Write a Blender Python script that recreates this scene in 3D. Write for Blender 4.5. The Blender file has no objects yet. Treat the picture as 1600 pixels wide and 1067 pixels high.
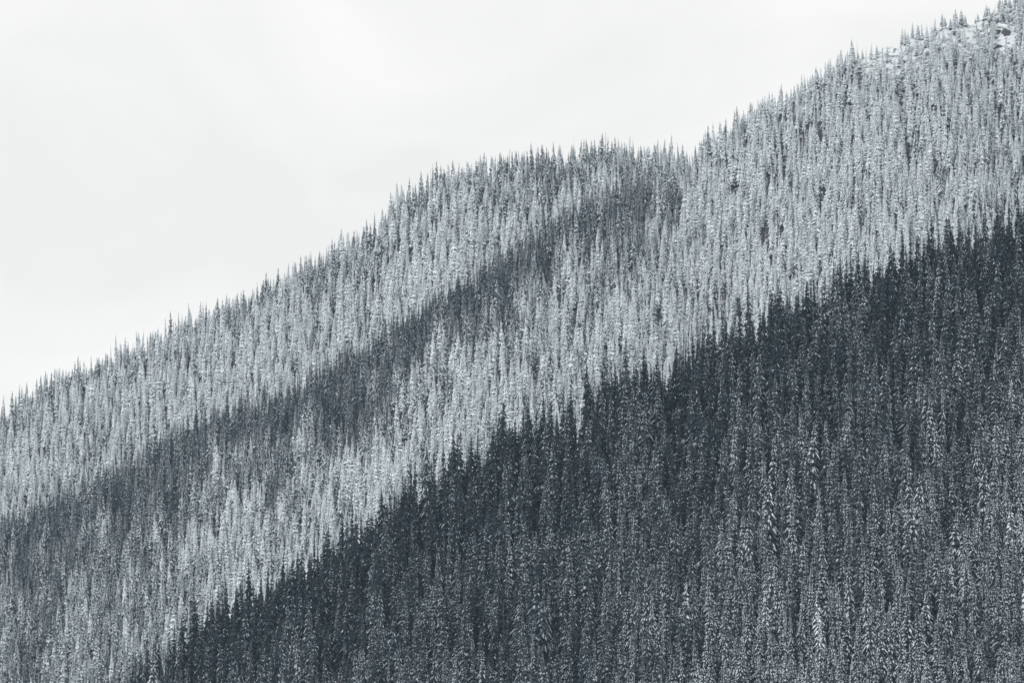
import bpy, math, random
import numpy as np
from mathutils import Vector, noise

random.seed(7)
rng = np.random.default_rng(11)
S = bpy.context.scene
C = S.collection

# ------------------------------------------------------------------ camera
PITCH = math.radians(8.0)
FPX = 8888.9                      # focal length in pixels of the 1600 px wide photograph (200 mm on 36 mm)
CAMZ = 3.0
cam_d = bpy.data.cameras.new('camera')
cam_d.lens = 200; cam_d.sensor_width = 36; cam_d.clip_start = 1; cam_d.clip_end = 30000
cam = bpy.data.objects.new('camera', cam_d); C.objects.link(cam)
cam.location = (0, 0, CAMZ); cam.rotation_euler = (math.pi / 2 + PITCH, 0, 0)
S.camera = cam
# ------------------------------------------------------------------ sky: overcast, thin uniform cloud
SUN_EL, SUN_AZ = 44.0, 238.0       # degrees; azimuth clockwise from +Y
w = bpy.data.worlds.new('World'); S.world = w; w.use_nodes = True
nt = w.node_tree; nt.nodes.clear()
N = nt.nodes.new; L = nt.links.new
out = N('ShaderNodeOutputWorld'); bg = N('ShaderNodeBackground'); L(bg.outputs[0], out.inputs[0])
sky = N('ShaderNodeTexSky'); sky.sky_type = 'NISHITA'; sky.sun_disc = False
sky.sun_elevation = math.radians(SUN_EL); sky.sun_rotation = math.radians(SUN_AZ)
sky.air_density = 1.0; sky.dust_density = 2.0
tc = N('ShaderNodeTexCoord')
mp = N('ShaderNodeMapping'); mp.inputs['Scale'].default_value = (14, 14, 26); L(tc.outputs['Generated'], mp.inputs[0])
nz = N('ShaderNodeTexNoise'); nz.inputs['Scale'].default_value = 1.0; nz.inputs['Detail'].default_value = 4
nz.inputs['Distortion'].default_value = 0.6
L(mp.outputs[0], nz.inputs[0])
cr = N('ShaderNodeValToRGB'); L(nz.outputs['Fac'], cr.inputs[0])
cr.color_ramp.elements[0].position = .36; cr.color_ramp.elements[0].color = (.905, .895, .868, 1)
cr.color_ramp.elements[1].position = .62; cr.color_ramp.elements[1].color = (1, .985, .955, 1)
cl = N('ShaderNodeVectorMath'); cl.operation = 'SCALE'; cl.inputs['Scale'].default_value = 10.5
L(cr.outputs[0], cl.inputs[0])
mx = N('ShaderNodeMix'); mx.data_type = 'RGBA'; mx.inputs['Factor'].default_value = 0.93
L(sky.outputs[0], mx.inputs['A']); L(cl.outputs[0], mx.inputs['B'])
L(mx.outputs['Result'], bg.inputs[0]); bg.inputs[1].default_value = 0.1
sd = bpy.data.lights.new('sun', 'SUN'); sd.energy = 1.5; sd.angle = math.radians(12); sd.color = (1, .975, .94)
sun = bpy.data.objects.new('sun', sd); C.objects.link(sun)
_a, _e = math.radians(SUN_AZ), math.radians(SUN_EL)
sdir = Vector((math.sin(_a) * math.cos(_e), math.cos(_a) * math.cos(_e), math.sin(_e)))
sun.rotation_euler = sdir.to_track_quat('Z', 'Y').to_euler()
sun.location = (0, 0, 900)
S.view_settings.view_transform = 'Standard'; S.view_settings.look = 'None'
S.view_settings.exposure = 0.0; S.view_settings.gamma = 1; S.view_settings.use_curve_mapping = False
S.cycles.max_bounces = 6; S.cycles.diffuse_bounces = 3; S.cycles.volume_bounces = 1
S.cycles.transparent_max_bounces = 4

# ------------------------------------------------------------------ helpers
def px2w(px, py, y):
    """world point at depth y that the photograph shows at pixel (px, py)"""
    u, v = (px - 800) / FPX, (533.5 - py) / FPX
    dy = math.cos(PITCH) - v * math.sin(PITCH); dz = math.sin(PITCH) + v * math.cos(PITCH)
    t = y / dy
    return u * t, CAMZ + dz * t
def w2px(x, y, z):
    z = z - CAMZ
    d = y * math.cos(PITCH) + z * math.sin(PITCH); v = -y * math.sin(PITCH) + z * math.cos(PITCH)
    return 800 + FPX * x / d, 533.5 - FPX * v / d
def tag(o, label=None, cat=None, group=None, kind=None):
    if label: o['label'] = label
    if cat: o['category'] = cat
    if group: o['group'] = group
    if kind: o['kind'] = kind
    return o
def mesh(name, V, F, mats, mi=None):
    m = bpy.data.meshes.new(name)
    V = np.asarray(V, dtype=np.float32).reshape(-1, 3)
    m.from_pydata(V.tolist(), [], F)
    for q in mats: m.materials.append(q)
    if mi is not None: m.polygons.foreach_set('material_index', np.asarray(mi, dtype=np.int32))
    m.update()
    return m
def fbm(x, y, s, o=4, seed=0.0):
    return np.array([noise.fractal(Vector((a / s + seed, b / s - seed, seed * 1.7)), 1.0, 2.0, o) for a, b in zip(np.ravel(x), np.ravel(y))])

# ------------------------------------------------------------------ materials
def mat(name, rough=0.9):
    m = bpy.data.materials.new(name); m.use_nodes = True
    b = m.node_tree.nodes['Principled BSDF']; b.inputs['Roughness'].default_value = rough
    b.inputs['Specular IOR Level'].default_value = 0.15
    return m, m.node_tree, b
def varied(name, c0, c1, scale=0.7, rough=0.9):
    """colour that varies by tree and by position"""
    m, t, b = mat(name, rough)
    oi = t.nodes.new('ShaderNodeObjectInfo'); tc = t.nodes.new('ShaderNodeTexCoord')
    n = t.nodes.new('ShaderNodeTexNoise'); n.inputs['Scale'].default_value = scale; n.inputs['Detail'].default_value = 2
    t.links.new(tc.outputs['Object'], n.inputs[0])
    a = t.nodes.new('ShaderNodeMath'); a.operation = 'MULTIPLY_ADD'; a.inputs[1].default_value = .6
    t.links.new(oi.outputs['Random'], a.inputs[0])
    s = t.nodes.new('ShaderNodeMath'); s.operation = 'MULTIPLY_ADD'; s.inputs[1].default_value = .8; s.inputs[2].default_value = -.2
    t.links.new(n.outputs['Fac'], s.inputs[0]); t.links.new(s.outputs[0], a.inputs[2])
    r = t.nodes.new('ShaderNodeValToRGB'); r.color_ramp.elements[0].color = (*c0, 1); r.color_ramp.elements[1].color = (*c1, 1)
    t.links.new(a.outputs[0], r.inputs[0]); t.links.new(r.outputs[0], b.inputs['Base Color'])
    return m
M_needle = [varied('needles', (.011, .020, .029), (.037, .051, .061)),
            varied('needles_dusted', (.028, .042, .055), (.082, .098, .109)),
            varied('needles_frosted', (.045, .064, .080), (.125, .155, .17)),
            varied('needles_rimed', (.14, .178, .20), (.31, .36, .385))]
M_snow = varied('bough_snow', (.70, .77, .82), (.85, .90, .935))
M_thin = varied('thin_bough_snow', (.39, .45, .51), (.63, .695, .75))
M_mid = varied('half_melted_bough_snow', (.52, .57, .63), (.75, .785, .82))
M_bark = varied('bark', (.035, .032, .033), (.10, .095, .09), 2.0)

# ------------------------------------------------------------------ the lie of the land
SLOPE = 0.84
def poly(pts): return np.array([p[0] for p in pts], float), np.array([p[1] for p in pts], float)
# far ridge: line of tree tips against the sky, and the ground under them
sk_x, sk_y = poly([(-500, 850), (0, 628), (50, 592), (100, 574), (165, 540), (235, 512), (275, 490), (325, 472), (350, 462), (385, 448), (430, 428), (455, 413),
    (500, 388), (540, 368), (575, 350), (596, 338), (606, 312), (640, 291), (675, 268), (715, 254), (760, 246), (800, 240), (860, 237),
    (905, 228), (950, 222), (985, 222), (1002, 243), (1018, 246), (1035, 226), (1070, 226), (1082, 238), (1100, 220), (1125, 200), (1150, 184), (1190, 158), (1232, 140), (1260, 120),
    (1300, 98), (1335, 86), (1357, 84), (1390, 72), (1420, 58), (1440, 50), (1487, 37), (1522, 36), (1540, 12), (1560, -10), (1600, -35), (1800, -110), (2100, -180)])
off_x, off_y = poly([(-500, 44), (300, 44), (560, 40), (600, 34), (980, 36), (1010, 26), (1060, 36), (1150, 34), (1280, 26), (1330, 12), (1350, 2), (1522, 0), (1535, 14), (1600, 34), (2100, 38)])
YF = lambda px: 3400 + 30 * np.sin(px / 260.) - 0.02 * (px - 800)
px_s = np.arange(-500, 2101, 20.)
tipf = np.interp(px_s, sk_x, sk_y); gf = tipf + np.interp(px_s, off_x, off_y)
FX, FZ, FY = [], [], []
for p, g in zip(px_s, gf):
    yy = float(YF(p)); x, z = px2w(p, g, yy); FX.append(x); FZ.append(z); FY.append(yy)
FX, FZ, FY = map(np.array, (FX, FZ, FY))
# middle spur, whose crest is the dark band across the far face
md_x, md_y = poly([(-500, 1010), (0, 815), (100, 775), (200, 725), (300, 665), (350, 645), (440, 612), (500, 578), (560, 548), (640, 492), (700, 452), (760, 415), (830, 372), (880, 338),
    (940, 305), (1000, 275), (1060, 262), (1120, 262), (1300, 240), (2100, 100)])
sel = px_s <= 1240
MX, MZ, MY = [], [], []
for p in px_s[sel]:
    g = np.interp(p, md_x, md_y) + 32; yf = float(YF(p))
    back = np.interp(p, [-500, 700, 1000, 1240], [44, 40, 16, -30])
    gz = np.interp(p, px_s, gf)
    dz = (g - gz) * yf / FPX
    yy = yf - dz / SLOPE - back
    x, z = px2w(p, g, yy); MX.append(x); MZ.append(z); MY.append(yy)
MX, MZ, MY = map(np.array, (MX, MZ, MY))
# near spur, the dark slope at lower right
nr_x, nr_y = poly([(-600, 1560), (0, 1190), (215, 1052), (240, 1025), (300, 992), (340, 962), (405, 918), (465, 880), (500, 866), (560, 836), (600, 796), (650, 766), (700, 732), (760, 700),
    (790, 668), (840, 646), (870, 656), (905, 628), (950, 600), (1000, 578), (1060, 552), (1110, 528), (1150, 516), (1190, 488), (1250, 470), (1290, 460), (1320, 442), (1360, 422),
    (1400, 402), (1440, 390), (1470, 376), (1500, 352), (1560, 345), (1600, 330), (1800, 240), (2100, 130)])
px_n = np.arange(-600, 2101, 15.)
YN = lambda px: 1800 + 22 * np.sin(px / 300. + 1) + 0.02 * (px - 800)
NX, NZ, NY = [], [], []
for p in px_n:
    yy = float(YN(p)); g = np.interp(p, nr_x, nr_y) + 62
    x, z = px2w(p, g, yy); NX.append(x); NZ.append(z); NY.append(yy)
NX, NZ, NY = map(np.array, (NX, NZ, NY))

def ridge(x, y, X, Z, Y, back):
    zc = np.interp(x, X, Z); yc = np.interp(x, X, Y); d = yc - y
    return zc - np.where(d > 0, d * SLOPE, -d * back), d
def ground(x, y):
    x = np.asarray(x, float); y = np.asarray(y, float)
    zf, df = ridge(x, y, FX, FZ, FY, .45)
    zm, dm = ridge(x, y, MX, MZ, MY, .35)
    zm = np.where(x > MX[-1], -999, zm)
    zn, dn = ridge(x, y, NX, NZ, NY, .55)
    # gullies and ribs that run straight down the slopes
    rib = 2.4 * np.sin(x / 13. + 2 * np.sin(x / 41.)) + 1.5 * np.sin(x / 5.7 + 1.3)
    fade = lambda d: np.clip(np.abs(d) / 60., 0, 1)
    zf = zf + rib * fade(df); zm = zm + rib * .8 * fade(dm); zn = zn + rib * .6 * fade(dn)
    zf = zf + .9 * np.sin(x * .9 + 2 * np.sin(y * .31)) * np.sin(y * .7 + x * .2) + .8 * np.sin(x * .37 + y * .23)
    st = np.stack([zf, zm, zn]); which = st.argmax(0); z = st.max(0)
    z = np.maximum(z, 0.0)
    d = np.choose(which, [df, dm, dn])
    return z, which, d

# terrain sheet
xs = np.concatenate([np.linspace(-3200, -460, 24), np.arange(-440, 441, 4.), np.linspace(460, 3200, 24)])
ys = np.concatenate([np.linspace(-800, 1380, 30), np.arange(1400, 1900, 4.), np.arange(1910, 2900, 18.), np.arange(2912, 3520, 4.), np.linspace(3560, 6500, 24)])
GX, GY = np.meshgrid(xs, ys)
GZ = ground(GX, GY)[0]
nx, ny = len(xs), len(ys)
ii = np.arange(nx * ny).reshape(ny, nx)
quads = np.stack([ii[:-1, :-1], ii[:-1, 1:], ii[1:, 1:], ii[1:, :-1]], -1).reshape(-1, 4)
m, t, b = mat('snowy_ground', .9)
n1 = t.nodes.new('ShaderNodeTexNoise'); n1.inputs['Scale'].default_value = .35; n1.inputs['Detail'].default_value = 6
tcg = t.nodes.new('ShaderNodeTexCoord'); t.links.new(tcg.outputs['Object'], n1.inputs[0])
at = t.nodes.new('ShaderNodeAttribute'); at.attribute_name = 'open_snow'
ad = t.nodes.new('ShaderNodeMath'); ad.operation = 'MULTIPLY_ADD'; ad.inputs[1].default_value = .24
t.links.new(at.outputs['Fac'], ad.inputs[0]); t.links.new(n1.outputs['Fac'], ad.inputs[2])
rp = t.nodes.new('ShaderNodeValToRGB')
e = rp.color_ramp.elements; e[0].position = .54; e[0].color = (.055, .055, .058, 1); e[1].position = .74; e[1].color = (.66, .70, .73, 1)
t.links.new(ad.outputs[0], rp.inputs[0]); t.links.new(rp.outputs[0], b.inputs['Base Color'])
bp = t.nodes.new('ShaderNodeBump'); bp.inputs['Strength'].default_value = .6; bp.inputs['Distance'].default_value = .6
t.links.new(n1.outputs['Fac'], bp.inputs['Height']); t.links.new(bp.outputs[0], b.inputs['Normal'])
gm = bpy.data.meshes.new('mountain_ground')
gm.from_pydata(np.stack([GX, GY, GZ], -1).reshape(-1, 3).tolist(), [], quads.tolist()); gm.materials.append(m)
gm.polygons.foreach_set('use_smooth', [True] * len(gm.polygons))
GU, GV = w2px(GX, np.maximum(GY, 50), GZ)
def clearing(u, v, y):
    """how open the ground is: the bare snow below the top right skyline"""
    dn = v - (np.interp(u, px_s, gf) + 4)
    c = np.clip(1.3 * (1 - np.abs((u - 1440) / 105.) ** 3), 0, 1) * np.clip(1.15 - dn / (58. + 20 * np.sin(u / 17.) + 12 * np.sin(u / 6.3)), 0, 1)
    c2 = .8 * np.exp(-((u - 1572) / 9.) ** 2 - ((v - 44) / 7.) ** 2)
    return np.where(y > 2700, np.clip(np.maximum(c, c2), 0, 1), 0)
op = np.where(GZ < .5, 1., np.clip(clearing(GU, GV, GY) * 1.6, 0, 1))
op = np.where(GY > 2700, np.maximum(op, np.exp(-((GU - 1572) / 24.) ** 2 - ((GV - 60) / 28.) ** 2) * 1.3), op)
op = np.where(GY > 2700, np.maximum(op, .7 * np.clip((GU - 1330) / 60., 0, 1) * np.clip(1 - (GV - np.interp(GU, px_s, gf)) / 170., 0, 1)), op)
a_ = gm.attributes.new('open_snow', 'FLOAT', 'POINT'); a_.data.foreach_set('value', op.ravel().astype(np.float32))
go = bpy.data.objects.new('mountain_ground', gm); C.objects.link(go)
tag(go, 'steep snow covered mountainside with two wooded spurs, bare snow near the top right', kind='structure')

# ------------------------------------------------------------------ conifer models
H0 = 20.0
def conifer(seed, snow, crown_r, ragged):
    """narrow subalpine conifer, H0 tall; returns (trunk), (needles), (snow) as V, F"""
    r = random.Random(seed)
    tv, tf = [], []
    lx, ly = r.uniform(-.25, .25), r.uniform(-.25, .25)
    axis = lambda h: (lx * math.sin(h / H0 * 3.1), ly * math.sin(h / H0 * 2.6))
    lev = [0, 3, 8, 13, 17.5, H0 - .15]
    for i, h in enumerate(lev):
        rad = .27 * (1 - h / H0) ** .85 + .015; ax = axis(h)
        for k in range(6):
            a = k * math.pi / 3; tv.append((ax[0] + rad * math.cos(a), ax[1] + rad * math.sin(a), h - (.8 if i == 0 else 0)))
        if i:
            for k in range(6): tf.append(((i-1)*6+k, (i-1)*6+(k+1) % 6, i*6+(k+1) % 6, i*6+k))
    nv, nf, sv, sf = [], [], [], []
    h = H0 * r.uniform(.07, .16); ph = r.uniform(0, 7)
    gaps = [(r.uniform(.15, .9), r.uniform(.01, .035), r.uniform(0, 6.28)) for _ in range(ragged)]
    while h < H0 - .25:
        t = h / H0
        prof = (1 - t) ** .76 * min(1, .7 + t * 2.2) * (1 + .16 * math.sin(h * 2.1 + ph) + .13 * math.sin(h * 3.1 + 2 * ph))
        R = max(.16, crown_r * prof)
        nb = 8 if R > 1.4 else 7 if R > .9 else (5 if R > .45 else 4)
        off = r.uniform(0, 6.28)
        for k in range(nb):
            a = off + k * 6.283 / nb + r.uniform(-.28, .28)
            q = 1.0
            for (gt, gw, ga) in gaps:
                if abs(t - gt) < gw and math.cos(a - ga) > -.2: q = r.uniform(.25, .6)
            Lb = R * r.uniform(.68, 1.22) * q
            hh = h + r.uniform(-.22, .22)
            ax = axis(hh); ca, sa = math.cos(a), math.sin(a)
            dr = math.tan(math.radians(r.uniform(22, 48) if t < .8 else r.uniform(-25, 25)))
            wd = max(.15, min(.85, Lb * .42)) * r.uniform(.75, 1.2)
            up = .10 * wd / .4
            def P(u, s, dz=0):      # u along the bough, s across, z droops more towards the tip
                z = hh - dr * Lb * (u ** 1.25) + dz
                return (ax[0] + ca * Lb * u - sa * s, ax[1] + sa * Lb * u + ca * s, z)
            i0 = len(nv)
            nv += [P(0, 0), P(.55, -wd, -.16 - wd * .3), P(.6, 0, up), P(.55, wd, -.16 - wd * .3), P(1.0, 0, -.10), P(.8, 0, -.42 * min(1, Lb))]
            nf += [(i0, i0+1, i0+2), (i0, i0+2, i0+3), (i0+1, i0+4, i0+2), (i0+2, i0+4, i0+3), (i0+1, i0+5, i0+4), (i0+4, i0+5, i0+3)]
            # snow lying on the bough
            ps = snow * (1.0 if t < .88 else .3 + .6 * snow)
            if snow < .5: ps *= 1.8
            if r.random() < ps:
                c = (.42 + .62 * snow) * r.uniform(.6, 1.2)
                u0, u1 = (r.uniform(.05, .35), r.uniform(.9, 1.06)) if snow > .5 else (r.uniform(.2, .55), r.uniform(.85, 1.04))
                um = (u0 + u1) / 2; ws = wd * min(1.12, c) * (.62 if snow < .5 else .8 if snow < .8 else 1); th = .09 + .17 * snow * r.uniform(.6, 1.3)
                i0 = len(sv)
                sv += [P(u0, 0, up * .6 + .03), P(um, -ws, -.10 - ws * .2), P(um, 0, up + th), P(um, ws, -.10 - ws * .2), P(u1, 0, -.04 + th * .4),
                       P(min(u1 + .03, 1.1), 0, -.16 - .16 * snow)]
                sf += [(i0, i0+1, i0+2), (i0, i0+2, i0+3), (i0+1, i0+4, i0+2), (i0+2, i0+4, i0+3), (i0+1, i0+5, i0+4), (i0+4, i0+5, i0+3)]
        h += (.80 if R > .8 else .50) * r.uniform(.7, 1.35)
    # leader shoot
    ax = axis(H0); i0 = len(nv)
    nv += [(ax[0] - .13, ax[1], H0 - 1.1), (ax[0] + .07, ax[1] + .11, H0 - 1.1), (ax[0] + .07, ax[1] - .11, H0 - 1.1), (ax[0], ax[1], H0 + .35)]
    nf += [(i0, i0+1, i0+3), (i0+1, i0+2, i0+3), (i0+2, i0, i0+3)]
    return (tv, tf), (nv, nf), (sv, sf)

LEVELS = [.10, .27, .47, .72, 1.0]      # how much snow the boughs carry
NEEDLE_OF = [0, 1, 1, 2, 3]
SHAPES = [(2.5, 3), (2.9, 4), (2.0, 5), (3.4, 3), (2.4, 7), (1.5, 6), (.75, 14)]
src = bpy.data.collections.new('conifer_sources')
parts, joined = {}, []
for li, lv in enumerate(LEVELS):
    for si, (cr_, rg) in enumerate(SHAPES):
        (tv, tf), (nv, nf), (sv, sf) = conifer(100 + si, lv, cr_, rg)
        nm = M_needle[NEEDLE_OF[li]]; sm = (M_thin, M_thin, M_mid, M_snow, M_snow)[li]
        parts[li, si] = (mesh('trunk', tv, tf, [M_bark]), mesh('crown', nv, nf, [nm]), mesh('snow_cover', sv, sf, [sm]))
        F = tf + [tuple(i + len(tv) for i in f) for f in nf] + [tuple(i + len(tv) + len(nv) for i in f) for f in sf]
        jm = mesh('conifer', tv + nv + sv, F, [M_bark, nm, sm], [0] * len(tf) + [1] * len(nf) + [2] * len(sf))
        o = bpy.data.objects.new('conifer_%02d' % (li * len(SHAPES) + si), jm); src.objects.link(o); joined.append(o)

# ------------------------------------------------------------------ where the trees stand
def scatter(x0, x1, y0, y1, s):
    gx = np.arange(x0, x1, s); gy = np.arange(y0, y1, s)
    X, Y = np.meshgrid(gx, gy); X = X.copy(); X[1::2] += s / 2
    return (X + rng.uniform(-.46, .46, X.shape) * s).ravel(), (Y + rng.uniform(-.46, .46, X.shape) * s).ravel()
def build_sites(x0, x1, y0, y1, s, near):
    X, Y = scatter(x0, x1, y0, y1, s)
    Z, wh, d = ground(X, Y)
    k = ((wh == 2) == near) & (Z > 6) & (d > (-30 if near else -45))
    X, Y, Z, wh, d = X[k], Y[k], Z[k], wh[k], d[k]
    U, V = w2px(X, Y, Z)
    k = (V < 1067 + 230) & (U > -260) & (U < 1860)
    if not near:      # hidden far below the near crest
        k &= V < np.interp(U, nr_x, nr_y) + 190
    return [a[k] for a in (X, Y, Z, wh, d, U, V)]
A = build_sites(-230, 240, 1480, 1900, 2.9, True)
B = build_sites(-410, 410, 2900, 3500, 3.65, False)
X, Y, Z, WH, D, U, V = [np.concatenate([a, b]) for a, b in zip(A, B)]
n = len(X)
clump = fbm(X, Y, 16., 3, 3.1); fine = fbm(X, Y, 5., 2, 9.2); broad = fbm(X, Y, 55., 3, 5.5)
near = WH == 2
# height
hs = np.clip(rng.normal(.86, .17, n) + .16 * clump, .40, 1.30)
hs *= np.where(rng.random(n) < .10, .6, 1)
open_ = clearing(U, V, Y)
topright = np.where(~near, np.clip((U - 1180) / 200., 0, 1) * np.clip(1 - (V - np.interp(U, px_s, gf)) / 160., 0, 1) * np.clip((1650 - U) / 60, .35, 1), 0)
hs *= 1 - .48 * topright
hs *= np.where(~near & (D < 6), .90, 1)
hs *= np.where((np.abs(D) < 14) & (rng.random(n) < .14), np.where(near, rng.uniform(1.08, 1.30, n), rng.uniform(1.02, 1.15, n)), 1)
hs = np.where(near, hs, np.minimum(hs, 1.12))
hs = np.where((WH == 1) & (np.abs(D) < 16), hs * 1.12, hs)
hs = np.where((WH == 0) & (D > 14), hs * .93, hs)
keep = rng.random(n) > np.clip(open_ * .8, 0, .64)
keep &= rng.random(n) > np.clip(np.where(near, .02, -.04) - fine * 1.35, 0, .75)
keep &= ~(~near & (D < -1) & (U > 1335) & (U < 1524))
# keep the outcrops free
ROCKS = [(1575, 50, 15, 22), (1561, 49, 8, 9), (1562, 72, 10, 6), (1393, 96, 6, 5), (1574, 42, 6, 4), (1592, 128, 7, 9)]
for (ru, rv, rw, rh) in ROCKS:
    keep &= ~((~near) & (np.abs(U - ru) < rw * .62) & (V > rv) & (V < rv + rh + 26))
# snow carried: sparse on windy crests to paint in their dimmer light, thick on faces
def sstep(a, b, x): t = np.clip((x - a) / (b - a), 0, 1); return t * t * (3 - 2 * t)
far_s = .90 + .14 * clump - .13 * (1 - sstep(5, 60, D)) * np.clip(1 - (U - 900) / 500., .2, 1)
mid_w = np.clip((1220 - U) / 330., 0, 1)
tong = np.array([noise.fractal(Vector((q / 13. + 4, p / 75., 2.2)), 1.0, 2.0, 3) for q, p in zip(X, Y)])
mid_s = .34 + .54 * sstep(12, 92, D + 26 * tong + 16 * clump) - .26 * np.clip((400 - U) / 330., 0, 1) * sstep(30, 70, D)
mid_s = mid_s + .22 * np.clip(tong, -1, 1) * sstep(0, 30, D) * (1 - sstep(110, 170, D))
mid_s = mid_s * mid_w + (1 - mid_w) * .84
mid_s = mid_s + .10 * clump
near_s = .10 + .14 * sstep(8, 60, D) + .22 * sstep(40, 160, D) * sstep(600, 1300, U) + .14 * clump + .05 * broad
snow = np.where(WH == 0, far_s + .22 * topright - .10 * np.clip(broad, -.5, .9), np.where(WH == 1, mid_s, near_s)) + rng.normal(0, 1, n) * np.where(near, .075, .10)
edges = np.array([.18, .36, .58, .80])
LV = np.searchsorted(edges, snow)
X, Y, Z, WH, D, U, V, hs, LV, open_, near = [a[keep] for a in (X, Y, Z, WH, D, U, V, hs, LV, open_, near)]
n = len(X)
SH = rng.choice(len(SHAPES), n, p=[.24, .22, .17, .10, .14, .09, .04])
ROT = rng.uniform(0, 6.283, n); _l = np.where(rng.random(n) < .05, .07, .02); TX = rng.normal(0, 1, n) * _l; TY = rng.normal(0, 1, n) * _l
WS = rng.uniform(.82, 1.18, n) * hs ** .5 * np.where(near, .93, 1)          # small trees are relatively stout

# which trees show largest: a coarse painter's pass over the real cones
buf = np.full((1067, 1600), -1, np.int32)
tipU, tipV = w2px(X, Y, Z + H0 * hs)
crown_w = np.array([s[0] for s in SHAPES])[SH] * WS * FPX / Y
for i in np.argsort(-Y):
    u, v0, v1, wd = tipU[i], tipV[i], V[i], crown_w[i]
    for q in range(4):
        a0 = int(max(0, v0 + (v1 - v0) * q / 4)); a1 = int(min(1067, v0 + (v1 - v0) * (q + 1) / 4))
        hw = wd * (.16, .42, .66, .85)[q]
        b0 = int(max(0, round(u - hw))); b1 = int(min(1600, round(u + hw)))
        if a1 > a0 and b1 > b0: buf[a0:a1, b0:b1] = i
seen = np.bincount(buf[buf >= 0], minlength=n)
skymin = np.full(1600, 1067)
tops = np.where((buf >= 0).any(0), (buf >= 0).argmax(0), -1)

single = np.zeros(n, bool)
def largest(mask, k):
    idx = np.where(mask & ~single & (seen > 0))[0]; idx = idx[np.argsort(-seen[idx])][:k]; single[idx] = True; return idx
on_sky = np.zeros(n, bool)
for i in np.where(~near)[0]:
    u, v = int(round(tipU[i])), int(tipV[i])
    if 0 <= u < 1600 and tops[u] >= 0 and v <= tops[u] + 6: on_sky[i] = True
SKY = np.where(on_sky)[0]; SKY = SKY[np.argsort(-seen[SKY])][:150]; single[SKY] = True
NCR = largest(near & (D < 9) & (D > -12), 110)
MCR = largest((WH == 1) & (D < 12) & (U < 1000), 60)
NFACE = largest(near, 190)
FFACE = largest(~near, 300 - len(SKY) - len(MCR))

def pick_tallest(idx, tipline):
    """the one of idx that rises highest over its neighbours"""
    return idx[np.argmax(tipline(tipU[idx]) - tipV[idx])]
label = {}; group = {}
def look(i):
    """how this tree differs from the next: height, build and load of snow"""
    ht = 'tall ' if hs[i] > .95 else ('short ' if hs[i] < .68 else '')
    bd = ('full ', 'broad ', 'slender ', 'very broad ', 'ragged ', 'spindly ', 'gaunt ')[SH[i]]
    col = ('dark bare', 'snow flecked', 'half snowy', 'frosted', 'white snowy')[LV[i]]
    return ht + bd + col
def seg(idx, a, b): return idx[(tipU[idx] >= a) & (tipU[idx] < b)]
def give(idx, sp, where, line=None):
    for i in idx:
        label[i] = '%s %s %s' % (look(i), sp, where); group[i] = label[i] if len(label[i]) < 90 else label[i][:90]
    if line is not None and len(idx) > 2:
        i = pick_tallest(idx, line); label[i] = '%s rising above all its neighbours %s' % (sp, where)
        group[i] = sp + 's ' + where
sky_t = lambda u: np.interp(u, sk_x, sk_y); near_t = lambda u: np.interp(u, nr_x, nr_y); mid_t = lambda u: np.interp(u, md_x, md_y)
for (a, b, where) in [(-99, 150, 'on the skyline at the left picture edge'), (150, 300, 'on the lower left skyline'), (300, 450, 'on the long straight skyline at left'), (450, 598, 'on the skyline just below the rounded shoulder'),
                      (598, 720, 'on the steep left skyline shoulder'), (720, 900, 'on the gentle skyline shoulder top'),
                      (900, 1012, 'on the level skyline left of the notch'), (1012, 1100, 'on the skyline just right of the notch'), (1100, 1200, 'on the skyline climbing from the notch'), (1200, 1330, 'on the skyline left of the bare snow'),
                      (1330, 1526, 'on the bare snowy crest at upper right'), (1526, 1900, 'on the steep rise at top right corner')]:
    give(seg(SKY, a, b), 'fir', where, sky_t)
for (a, b, where) in [(-99, 330, 'at the lowest left end of the near crest'), (330, 480, 'on the near crest toward lower left'), (480, 640, 'on the near crest left of centre'), (640, 800, 'on the near crest below picture centre'),
                      (800, 960, 'on the near crest at picture centre'), (960, 1150, 'on the near crest right of centre'), (1150, 1300, 'on the near crest toward the right'), (1300, 1450, 'on the upper right near crest'), (1450, 1900, 'on the near crest at right picture edge')]:
    give(seg(NCR, a, b), 'spruce', where, near_t)
for (a, b, where) in [(-99, 200, 'at the left end of the dark band'), (200, 400, 'on the left part of the dark band'), (400, 600, 'on the dark band left of centre'), (600, 800, 'on the dark band near picture centre'), (800, 1100, 'on the upper end of the dark band')]:
    give(seg(MCR, a, b), 'fir', where, mid_t)
for i in NFACE:
    u, v = tipU[i], tipV[i]
    c = ('lower left corner', 'far left', 'left', 'left of centre', 'centre', 'right of centre', 'right', 'far right', 'right edge')[int(np.searchsorted([420, 560, 700, 850, 1000, 1150, 1300, 1450], u))]
    r_ = 'near its crest' if v < near_t(u) + 90 else 'top' if v < near_t(u) + 200 else ('bottom' if v > 930 else 'lower' if v > 790 else 'mid height')
    give([i], 'spruce', 'on the dark slope, %s, %s' % (r_, c))
for i in FFACE:
    u, v = tipU[i], tipV[i]
    if u > 1080: c = 'on the pale upper right face, ' + ('near its top' if v < sky_t(u) + 120 else 'over the near crest' if v > near_t(u) - 70 else 'at mid height') + (', left' if u < 1250 else ', middle' if u < 1420 else ', right')
    else: c = ('above the dark band, ' if WH[i] == 0 else 'below the dark band, ') + ('far left' if u < 260 else 'left' if u < 400 else 'left of centre' if u < 600 else 'centre' if u < 800 else 'right of centre')
    give([i], 'fir', c)

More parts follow.
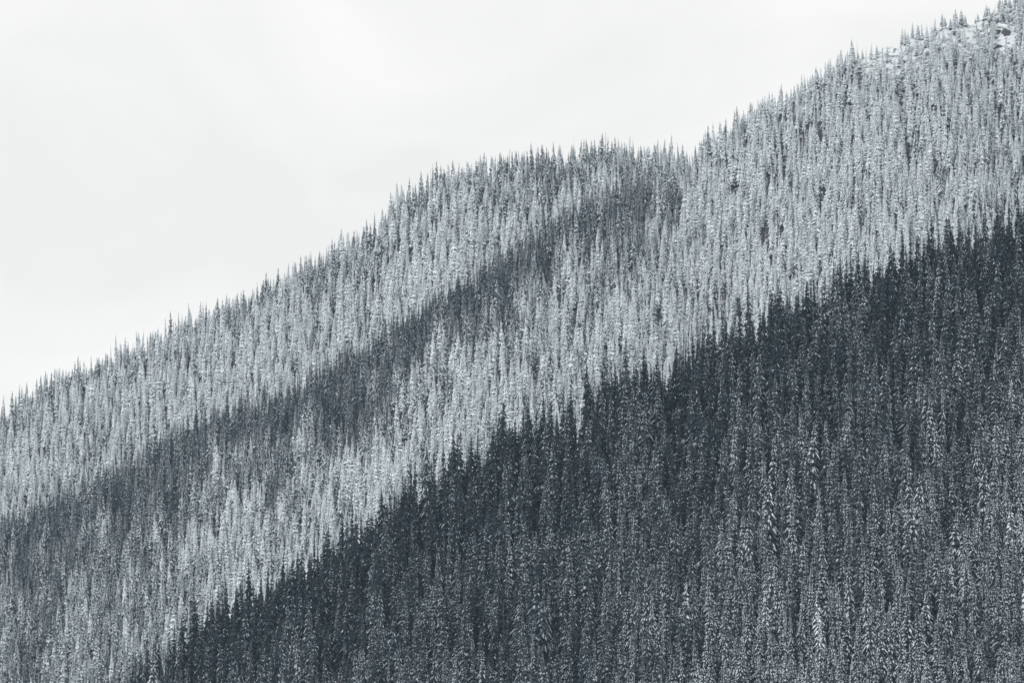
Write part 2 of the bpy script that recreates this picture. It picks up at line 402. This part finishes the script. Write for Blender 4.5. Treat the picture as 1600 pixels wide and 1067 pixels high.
for i in np.where(single)[0]:
    nm = 'spruce_tree' if near[i] else 'fir_tree'
    o = bpy.data.objects.new(nm, None); C.objects.link(o)
    o.empty_display_size = .5
    o.location = (X[i], Y[i], Z[i]); o.rotation_euler = (TX[i], TY[i], ROT[i]); o.scale = (WS[i], WS[i], hs[i])
    tag(o, label[i], 'spruce' if near[i] else 'fir', group[i])
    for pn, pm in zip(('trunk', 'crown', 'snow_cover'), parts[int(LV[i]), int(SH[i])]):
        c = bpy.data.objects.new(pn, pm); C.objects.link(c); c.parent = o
        if pn != 'trunk': c['kind'] = 'stuff'
# the rest of each forest: one object that places the same conifers
def forest(name, idx, lab):
    pm = bpy.data.meshes.new(name); k = len(idx)
    pm.from_pydata(np.stack([X[idx], Y[idx], Z[idx]], -1).tolist(), [], [])
    def at(nm, ty, key, arr):
        a = pm.attributes.new(nm, ty, 'POINT'); a.data.foreach_set(key, np.ascontiguousarray(arr, dtype=np.int32 if ty == 'INT' else np.float32).ravel())
    at('kind_index', 'INT', 'value', LV[idx] * len(SHAPES) + SH[idx])
    at('turn', 'FLOAT_VECTOR', 'vector', np.stack([TX[idx], TY[idx], ROT[idx]], -1))
    at('size', 'FLOAT_VECTOR', 'vector', np.stack([WS[idx], WS[idx], hs[idx]], -1))
    o = bpy.data.objects.new(name, pm); C.objects.link(o); tag(o, lab, kind='stuff')
    g = bpy.data.node_groups.new(name + '_trees', 'GeometryNodeTree')
    g.interface.new_socket('Geometry', in_out='INPUT', socket_type='NodeSocketGeometry')
    g.interface.new_socket('Geometry', in_out='OUTPUT', socket_type='NodeSocketGeometry')
    gi = g.nodes.new('NodeGroupInput'); gout = g.nodes.new('NodeGroupOutput')
    ci = g.nodes.new('GeometryNodeCollectionInfo'); ci.inputs['Collection'].default_value = src
    ci.inputs['Separate Children'].default_value = True; ci.inputs['Reset Children'].default_value = True
    ip = g.nodes.new('GeometryNodeInstanceOnPoints'); ip.inputs['Pick Instance'].default_value = True
    def na(nm, ty):
        q = g.nodes.new('GeometryNodeInputNamedAttribute'); q.data_type = ty; q.inputs['Name'].default_value = nm; return q.outputs['Attribute']
    g.links.new(gi.outputs[0], ip.inputs['Points']); g.links.new(ci.outputs[0], ip.inputs['Instance'])
    g.links.new(na('kind_index', 'INT'), ip.inputs['Instance Index'])
    er = g.nodes.new('FunctionNodeEulerToRotation'); g.links.new(na('turn', 'FLOAT_VECTOR'), er.inputs[0])
    g.links.new(er.outputs[0], ip.inputs['Rotation']); g.links.new(na('size', 'FLOAT_VECTOR'), ip.inputs['Scale'])
    g.links.new(ip.outputs[0], gout.inputs[0])
    md = o.modifiers.new('trees', 'NODES'); md.node_group = g
forest('near_forest', np.where(~single & near)[0], 'dense dark spruce forest with little snow covering the near slope')
forest('far_forest', np.where(~single & ~near)[0], 'dense snow whitened fir forest covering the far mountainside')
print('TREES', n, 'single', single.sum(), 'near', near.sum(), 'sky', len(SKY), 'ncr', len(NCR), 'mcr', len(MCR), 'hidden', (seen == 0).sum())

# ------------------------------------------------------------------ dark rock outcrops under caps of snow
m_rock, t, b = mat('dark_rock', .85)
n2 = t.nodes.new('ShaderNodeTexNoise'); n2.inputs['Scale'].default_value = 1.3; n2.inputs['Detail'].default_value = 8
tcr = t.nodes.new('ShaderNodeTexCoord'); t.links.new(tcr.outputs['Object'], n2.inputs[0])
r2 = t.nodes.new('ShaderNodeValToRGB'); r2.color_ramp.elements[0].color = (.03, .03, .034, 1); r2.color_ramp.elements[1].color = (.16, .16, .17, 1)
t.links.new(n2.outputs['Fac'], r2.inputs[0]); t.links.new(r2.outputs[0], b.inputs['Base Color'])
m_cap, t, b = mat('cap_snow', .9); b.inputs['Base Color'].default_value = (.82, .84, .85, 1)
def surface_at(u, v):
    """first ground point along the line of sight of pixel (u, v), on the far mountain"""
    for y in np.arange(2950, 3550, .5):
        x, z = px2w(u, v, y)
        if ground(x, y)[0] >= z: return x, y, z
    return x, y, z
import bmesh
def outcrop(u, v, w_px, h_px, seed, lab):
    x, y, z = surface_at(u, v + h_px * .5)
    k = y / FPX; hw, hh = w_px * k / 2, h_px * k
    r = random.Random(seed)
    root = bpy.data.objects.new('rock_outcrop', None); C.objects.link(root); root.location = (x, y, z)
    tag(root, lab, 'rock', 'dark rocks breaking through the snow at upper right')
    bm = bmesh.new(); bmesh.ops.create_icosphere(bm, subdivisions=3, radius=1)
    for q in bm.verts:
        c = q.co.copy(); d = 1 + .55 * noise.noise(c * 1.4 + Vector((seed, 0, 0))) + .16 * noise.noise(c * 3.7 + Vector((0, seed, 0)))
        c = Vector((round(c.x * 2.6) / 2.6 * .5 + c.x * .5, c.y, round(c.z * 3) / 3 * .4 + c.z * .6)) * d
        q.co = Vector((c.x * hw + c.z * hw * -.28, c.y * hw * .9 + hh * .5, c.z * hh * .62 + hh * .3))
    me = bpy.data.meshes.new('rock_face'); bm.to_mesh(me); me.materials.append(m_rock)
    o = bpy.data.objects.new('rock_face', me); C.objects.link(o); o.parent = root
    top = max(q.co.z for q in bm.verts)
    cap = bmesh.new(); bmesh.ops.create_icosphere(cap, subdivisions=4, radius=1)
    for q in cap.verts:
        c = q.co.copy(); d = 1 + .45 * noise.noise(c * 1.9 + Vector((seed * 2, 3, 0))) + .2 * noise.noise(c * 5 + Vector((seed, 3, 7)))
        q.co = Vector((c.x * hw * .95 * d - hw * .3, c.y * hw * 1.3 + hh * .62, top - hh * .12 + (c.z * .30 * d - .30 * c.x - .15 * abs(c.x)) * hh * .7))
    mc = bpy.data.meshes.new('snow_cap'); cap.to_mesh(mc); mc.materials.append(m_cap)
    o = bpy.data.objects.new('snow_cap', mc); C.objects.link(o); o.parent = root
for j, ((u, v, a, b_), lab) in enumerate(zip(ROCKS, [
        'largest dark rock face under a white snow cap, in the top right corner',
        'small dark rock just left of the largest rock face, top right',
        'low dark rock ledge just below the largest rock face, top right',
        'small dark rock below the left end of the bare snowy crest',
        'small dark rock peeping from the snow cap above the largest rock face',
        'dark rock under a snow ledge at the right picture edge'])):
    outcrop(u, v, a, b_, 3.3 + j, lab)

# ------------------------------------------------------------------ falling mist: thin air over the whole valley
bm = bmesh.new(); bmesh.ops.create_cube(bm, size=1)
x0, x1, y0, y1, z0, z1 = -3300, 3300, -900, 6600, -1.2, float(GZ.max()) + 40
for q in bm.verts: q.co = Vector(((x0 + x1) / 2 + q.co.x * (x1 - x0), (y0 + y1) / 2 + q.co.y * (y1 - y0), (z0 + z1) / 2 + q.co.z * (z1 - z0)))
hm = bpy.data.meshes.new('haze'); bm.to_mesh(hm)
mh = bpy.data.materials.new('haze_air'); mh.use_nodes = True; t = mh.node_tree; t.nodes.clear()
o_ = t.nodes.new('ShaderNodeOutputMaterial'); pv = t.nodes.new('ShaderNodeVolumePrincipled')
pv.inputs['Color'].default_value = (.62, .82, 1.0, 1); pv.inputs['Density'].default_value = HAZE_D = 0.000023
pv.inputs['Anisotropy'].default_value = 0.2
t.links.new(pv.outputs[0], o_.inputs['Volume']); hm.materials.append(mh)
ho = bpy.data.objects.new('haze', hm); C.objects.link(ho); tag(ho, 'thin pale winter mist in the air over the whole valley', kind='stuff')
